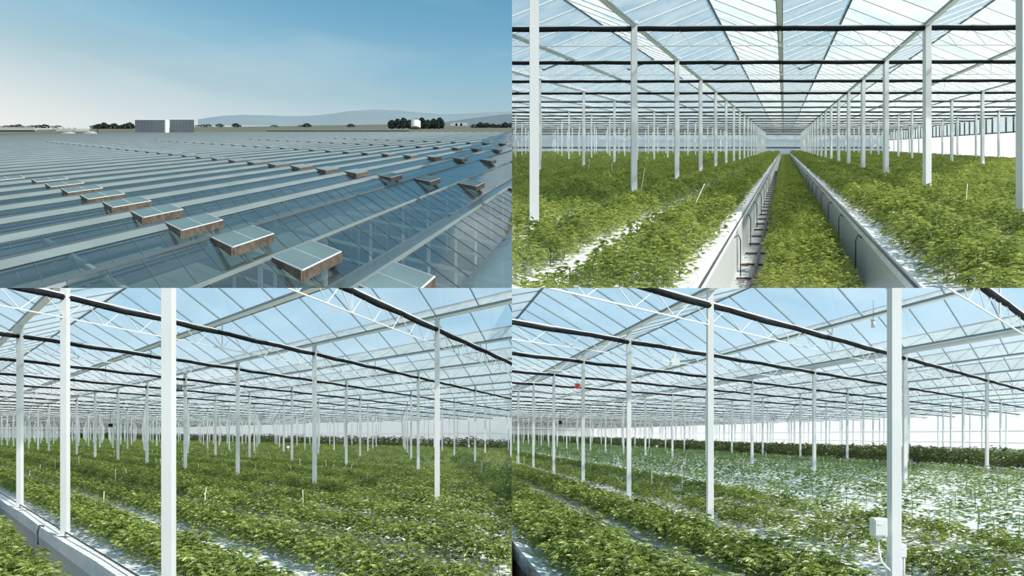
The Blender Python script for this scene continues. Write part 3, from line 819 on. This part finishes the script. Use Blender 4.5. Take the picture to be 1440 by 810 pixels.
# roof vents
def vent(n, m, i, row):
    p = Q(n, m, ZR)
    eu = U1 * .78; ev = -V1 * .40 + Vector((0, 0, -.03 * S1))
    if not shown(p, 'ul', 30): return
    e = empty('roof_vent', p, f'glass roof vent, {nth(i)} from the front in {row}, upper left view', 'vent', f'roof vents in {row}')
    zt = Vector((0, 0, .015 * S1)); fr = .6
    c = p - eu * .5
    A, B, C_, Dd = c, c + eu, c + eu + ev, c + ev
    dz = Vector((0, 0, -.075 * S1))
    def panel(name, a, b, za, zb, mat):
        d = (b - a); nrm = d.cross(Vector((0, 0, 1))).normalized() * .3
        vs = [a + za, b + zb, b + zt * .8, a + zt * .8]; vs = vs + [v + nrm for v in vs]
        put(name, mesh(name, [v - p for v in vs], [(0, 1, 2, 3), (7, 6, 5, 4), (0, 4, 5, 1), (1, 5, 6, 2), (2, 6, 7, 3), (3, 7, 4, 0)], mat), p, e)
    panel('mesh_side', Dd, C_, dz, dz, M_RUST)
    panel('mesh_side', A, Dd, Vector((0, 0, -.02 * S1)), dz, M_RUST)
    panel('mesh_side', C_, B, dz, Vector((0, 0, -.02 * S1)), M_RUST)
    D = p.y / S1
    if D < 16:
        for a, b in ((A, B), (Dd, C_), (A, Dd), (B, C_), ((A + B) / 2, (C_ + Dd) / 2)):
            bar('lid_frame', a + zt, b + zt, .3, .3, M_ALU, e)
        for k in range(2): slab('pane', A + eu * (.5 * k + .02) + ev * .03 + zt, eu * .46, ev * .94, (0, 0, .15), G_LID, e)
    else:
        slab('lid', A + zt, eu, ev, (0, 0, .4), M_LEDGE, e)
G_LID = glass('lid_glass', .45, (.60, .70, .70), .06, veil_col=(.60, .76, .78), rough=.2)
for n in range(0, 10): vent(n, 0.0, n, 'the front vent row')
vent(10, -.77, 10, 'the front vent row')
for n in range(0, 30): vent(n, 7.1, n, 'the second vent row')
for n in range(1, 26): vent(n, 14.2, n - 1, 'the third vent row')
for n in range(2, 22): vent(n, 21.5, n - 2, 'the fourth vent row')
for n in range(3, 18): vent(n, 29, n - 3, 'the fifth vent row')
# frame seen through the near glass
ip = mesh('shaft', *box_data(.9, .9, (ZG - ZF) * S1), M_ALU)
k = 0
for n in (-1.5, -.5, .5, 1.5, 2.5, 3.5):
    for j in range(-8, 16):
        m = j * 1.55
        if not (seen1(n, m, ZG - .05, 0) or seen1(n, m, -1.9, 0)) or Q(n, m, ZG).y > 17 * S1: continue
        k += 1
        e = empty('inner_post', Q(n, m, ZF), f'pale post seen through the glass roof, {nth(k - 1)} counted from the front, upper left view', 'post', 'posts under the glass roof')
        put('shaft', ip, Q(n, m, ZF), e)
        put('head_plate', mesh('head_plate', *box_data(1.6, 1.6, .8), M_ALU), Q(n, m, ZG - .04), e)
k = 0
for j in range(-8, 22):
    m = j * 1.55
    a, b = Q(-3, m, ZG - .03), Q(4.5, m, ZG - .03)
    if not any(seen1(-3 + i * .5, m, ZG, 0) for i in range(16)): continue
    e = empty('inner_truss', a, f'pale cross beam under the glass roof, {nth(k)} from the left in the upper left view', 'truss', 'cross beams under the glass roof'); k += 1
    bar('top_chord', a, b, 1.7 if j % 2 else 1.0, .9, M_POST, e); bar('bottom_chord', a + Vector((0, 0, -.18 * S1)), b + Vector((0, 0, -.18 * S1)), .5, .5, M_ALU, e)
# fields, tanks, trees and hills beyond
def R_(x, D, z): return Vector((x * D, D, SL * D + z)) * S1 + Vector((0, 0, CAMZ))       # bearing, distance, level
g = slab('floor', R_(-1.2, 84, -1.45), R_(.3, 84, -1.45) - R_(-1.2, 84, -1.45), Vector((0, 1, SL)) * S1 * 900, (0, 0, -5), M_FIELD); tag(g, kind='structure')
def tank_block(x0, x1, D, zb, zt, label, ribs):
    a, b = R_(x0, D, zb), R_(x1, D, zb); d = b - a; back = Vector((-.5, 1, SL)) * S1 * 4
    e = empty('water_tank', (a + b) / 2, label, 'tank')
    slab('tank_wall', a, d, back, (0, 0, (zt - zb) * S1), M_TANK, e)
    rib = mesh('rib', *box_data(d.length * .012, .9, (zt - zb) * S1), M_TANK)
    for i in range(ribs + 1): put('rib', rib, a + d * (i / ribs), e)
    slab('roof_cap', a + Vector((0, 0, (zt - zb) * S1)), d, back, (0, 0, .07 * S1), M_WHITEP, e)
tank_block(-.552, -.508, 80, -1.32, .33, 'left grey corrugated tank block beyond the glass roof', 9)
tank_block(-.501, -.466, 80, -1.32, .36, 'right grey corrugated tank block beyond the glass roof', 7)
def drum(x, D, zb, r, hh, label, cat='tank'):
    p = R_(x, D, zb); e = empty('round_tank', p, label, cat)
    put('shell', mesh('shell', *tube_data([(0, 0, 0), (0, 0, hh * S1)], r * S1, 24), M_WHITEP), p, e)
    put('dome', mesh('dome', *tube_data([(0, 0, 0), (0, 0, hh * .06 * S1)], r * S1 * .8, 20), M_WHITEP, True), p + Vector((0, 0, hh * S1)), e)
drum(-.5055, 79, -1.35, .24, 1.5, 'slim white silo between the grey tank blocks')
drum(-.141, 150, -1.2, 1.05, 1.45, 'round white tank before the dark trees at the right of the upper left view')
def shed(x, D, w, hh, label, zb=-1.6, dep=3):
    p = R_(x, D, zb); e = empty('shed', p, label, 'shed')
    W2, H = w * S1 / 2, hh * S1
    put('wall', mesh('wall', *slab_data((-W2, 0, 0), (2 * W2, 0, 0), (0, dep * S1, dep * S1 * SL), (0, 0, H)), M_PALE), p, e)
    b = Vector((0, dep * S1, dep * S1 * SL))
    rv = [Vector((-W2, 0, H)), Vector((W2, 0, H)), Vector((0, 0, H * 1.6))]
    put('roof', mesh('roof', rv + [v + b for v in rv], [(0, 1, 2), (5, 4, 3), (0, 3, 4, 1), (1, 4, 5, 2), (2, 5, 3, 0)], M_PALE), p, e)
for i, x in enumerate((-.665, -.657, -.649, -.641)): shed(x, 95, .55, .35, f'small white gabled shed, {nth(i)} from the left in the far yard', zb=-1.2)
shed(-.654, 70, .8, .22, 'low white flat shed before the gabled sheds', zb=-1.3, dep=1)
shed(-.622, 70, .8, .25, 'low white shed left of the dark pole', zb=-1.3, dep=1)
tag(bar('long_building', R_(-.76, 100, -1.0), R_(-.698, 100, -1.0), 12, 10, M_PALE), 'long low grey building at the far left edge', 'building')
tag(bar('pole', R_(-.607, 72, -1.2), R_(-.607, 72, -.7), 3, 3, M_DARK), 'short dark pole beyond the glass roof at left', 'pole')
tag(bar('white_sheet_roof', R_(-.36, 110, -1.25), R_(-.15, 110, -1.25), 8, 4, M_LEDGE), 'long pale strip of covered ground at the far edge of the roof', 'cover')
def clump(x, D, w, hh, label, group, seed, zb=-1.45):
    p = R_(x, D, zb); q = random.Random(seed)
    vs, fs = [], []
    for i in range(160):
        a, b = q.uniform(0, 6.28), q.uniform(0, 1)
        rr = w * S1 * .5 * q.uniform(.4, 1) * math.sin(math.pi * (.25 + b * .7))
        c = Vector((math.cos(a) * rr, math.sin(a) * rr * .6, hh * S1 * (.15 + b * .8)))
        s = hh * S1 * .16; o = len(vs)
        n1 = Vector((q.uniform(-1, 1), q.uniform(-1, 1), q.uniform(-1, 1))).normalized(); n2 = n1.cross(Vector((.3, .5, .8))).normalized()
        vs += [c + n1 * s, c + n2 * s, c - n1 * s, c - n2 * s]; fs.append((o, o + 1, o + 2, o + 3))
    e = empty('far_tree', p, label, 'tree', group)
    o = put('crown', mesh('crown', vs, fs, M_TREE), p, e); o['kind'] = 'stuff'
    put('trunk', mesh('trunk', *tube_data([(0, 0, 0), (0, 0, hh * S1 * .4)], w * S1 * .04, 6), M_DARK), p, e)
for i in range(9): clump(-.176 + i * .0088, 160, 2.2, 2.0 + (i % 3) * .25, 'dark round tree in the clump behind the white tank', 'trees behind the white tank', i)
for i in range(8): clump(-.612 + i * .0075, 160, 2.4, 0.8 + (i * 7 % 5) * .15, 'far dark tree left of the grey tank blocks', 'trees left of the grey tanks', 20 + i)
for i in range(10): clump(-.75 + i * .0095, 180, 2.8, .5 + (i * 5 % 4) * .15, 'far dark tree on the horizon at the left edge', 'trees at the left edge', 40 + i)
for i in range(9): clump(-.46 + (i * i * 7 % 31) * .008, 220, 3.2, .6 + (i * 3 % 4) * .2, 'small far tree on the horizon right of the grey tanks', 'trees on the middle horizon', 60 + i)
for i in range(7): clump(-.055 + i * .009, 190, 2.6, .9 + (i * 3 % 4) * .2, 'far tree on the horizon at the right edge of the upper left view', 'trees on the right horizon', 80 + i)
for i, x in enumerate((-.085, -.078, -.071)): shed(x, 200, 2.0, .6, f'far white farm shed before the right hill, {nth(i)} from the left', zb=-.9)
def hill(name, x0, x1, D, prof, mat, label, dep=60):
    n = 60; vs, fs = [], []; q = random.Random(int(D))
    for i in range(n + 1):
        f = i / n; x = x0 + (x1 - x0) * f; hh = prof(f) + q.uniform(-.03, .03) * prof(f)
        vs += [R_(x, D, -3), R_(x, D + dep * .3, hh * .6), R_(x, D + dep, hh), R_(x, D + dep * 2, -3)]
    for i in range(n):
        for j in range(3): fs.append((i * 4 + j, (i + 1) * 4 + j, (i + 1) * 4 + j + 1, i * 4 + j + 1))
    o = put(name, mesh(name, vs, fs, mat, True), (0, 0, 0)); tag(o, label, 'hill')
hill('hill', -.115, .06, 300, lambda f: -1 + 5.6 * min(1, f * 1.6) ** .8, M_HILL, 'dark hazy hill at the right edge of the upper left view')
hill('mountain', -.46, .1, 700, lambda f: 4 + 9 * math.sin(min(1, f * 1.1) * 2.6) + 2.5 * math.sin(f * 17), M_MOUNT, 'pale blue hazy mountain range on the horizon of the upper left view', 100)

# ------------------------------------------------------------------ section cut where neighbouring plots meet
bpy.context.view_layer.update()
def world_matrix(o):
    m = o.matrix_basis.copy(); p = o.parent
    while p is not None: m = p.matrix_basis @ m; p = p.parent
    return m
dead = []
for nm, plot in list(PLOTS.items()):
    o = bpy.data.objects.get(nm)
    if o is None or o.type != 'MESH': continue
    M = world_matrix(o); bb = [M @ Vector(c) for c in o.bound_box]
    for c, n in plot_planes(plot):
        d = [(p - c).dot(n) for p in bb]
        if min(d) >= -1e-5: continue
        if max(d) <= 1e-5: dead.append(o); break
        b = bmesh.new(); b.from_mesh(o.data)
        Mi = M.inverted(); lc = Mi @ c; ln = (M.to_3x3().transposed() @ n).normalized()
        bmesh.ops.bisect_plane(b, geom=b.verts[:] + b.edges[:] + b.faces[:], plane_co=lc, plane_no=-ln, clear_outer=True)
        if len(b.faces) == 0: b.free(); dead.append(o); break
        me = o.data.copy(); b.to_mesh(me); b.free(); o.data = me
for o in dead: bpy.data.objects.remove(o, do_unlink=True)
for _ in range(2):
    for o in [o for o in COL.objects if o.type == 'EMPTY' and not o.children]: bpy.data.objects.remove(o, do_unlink=True)
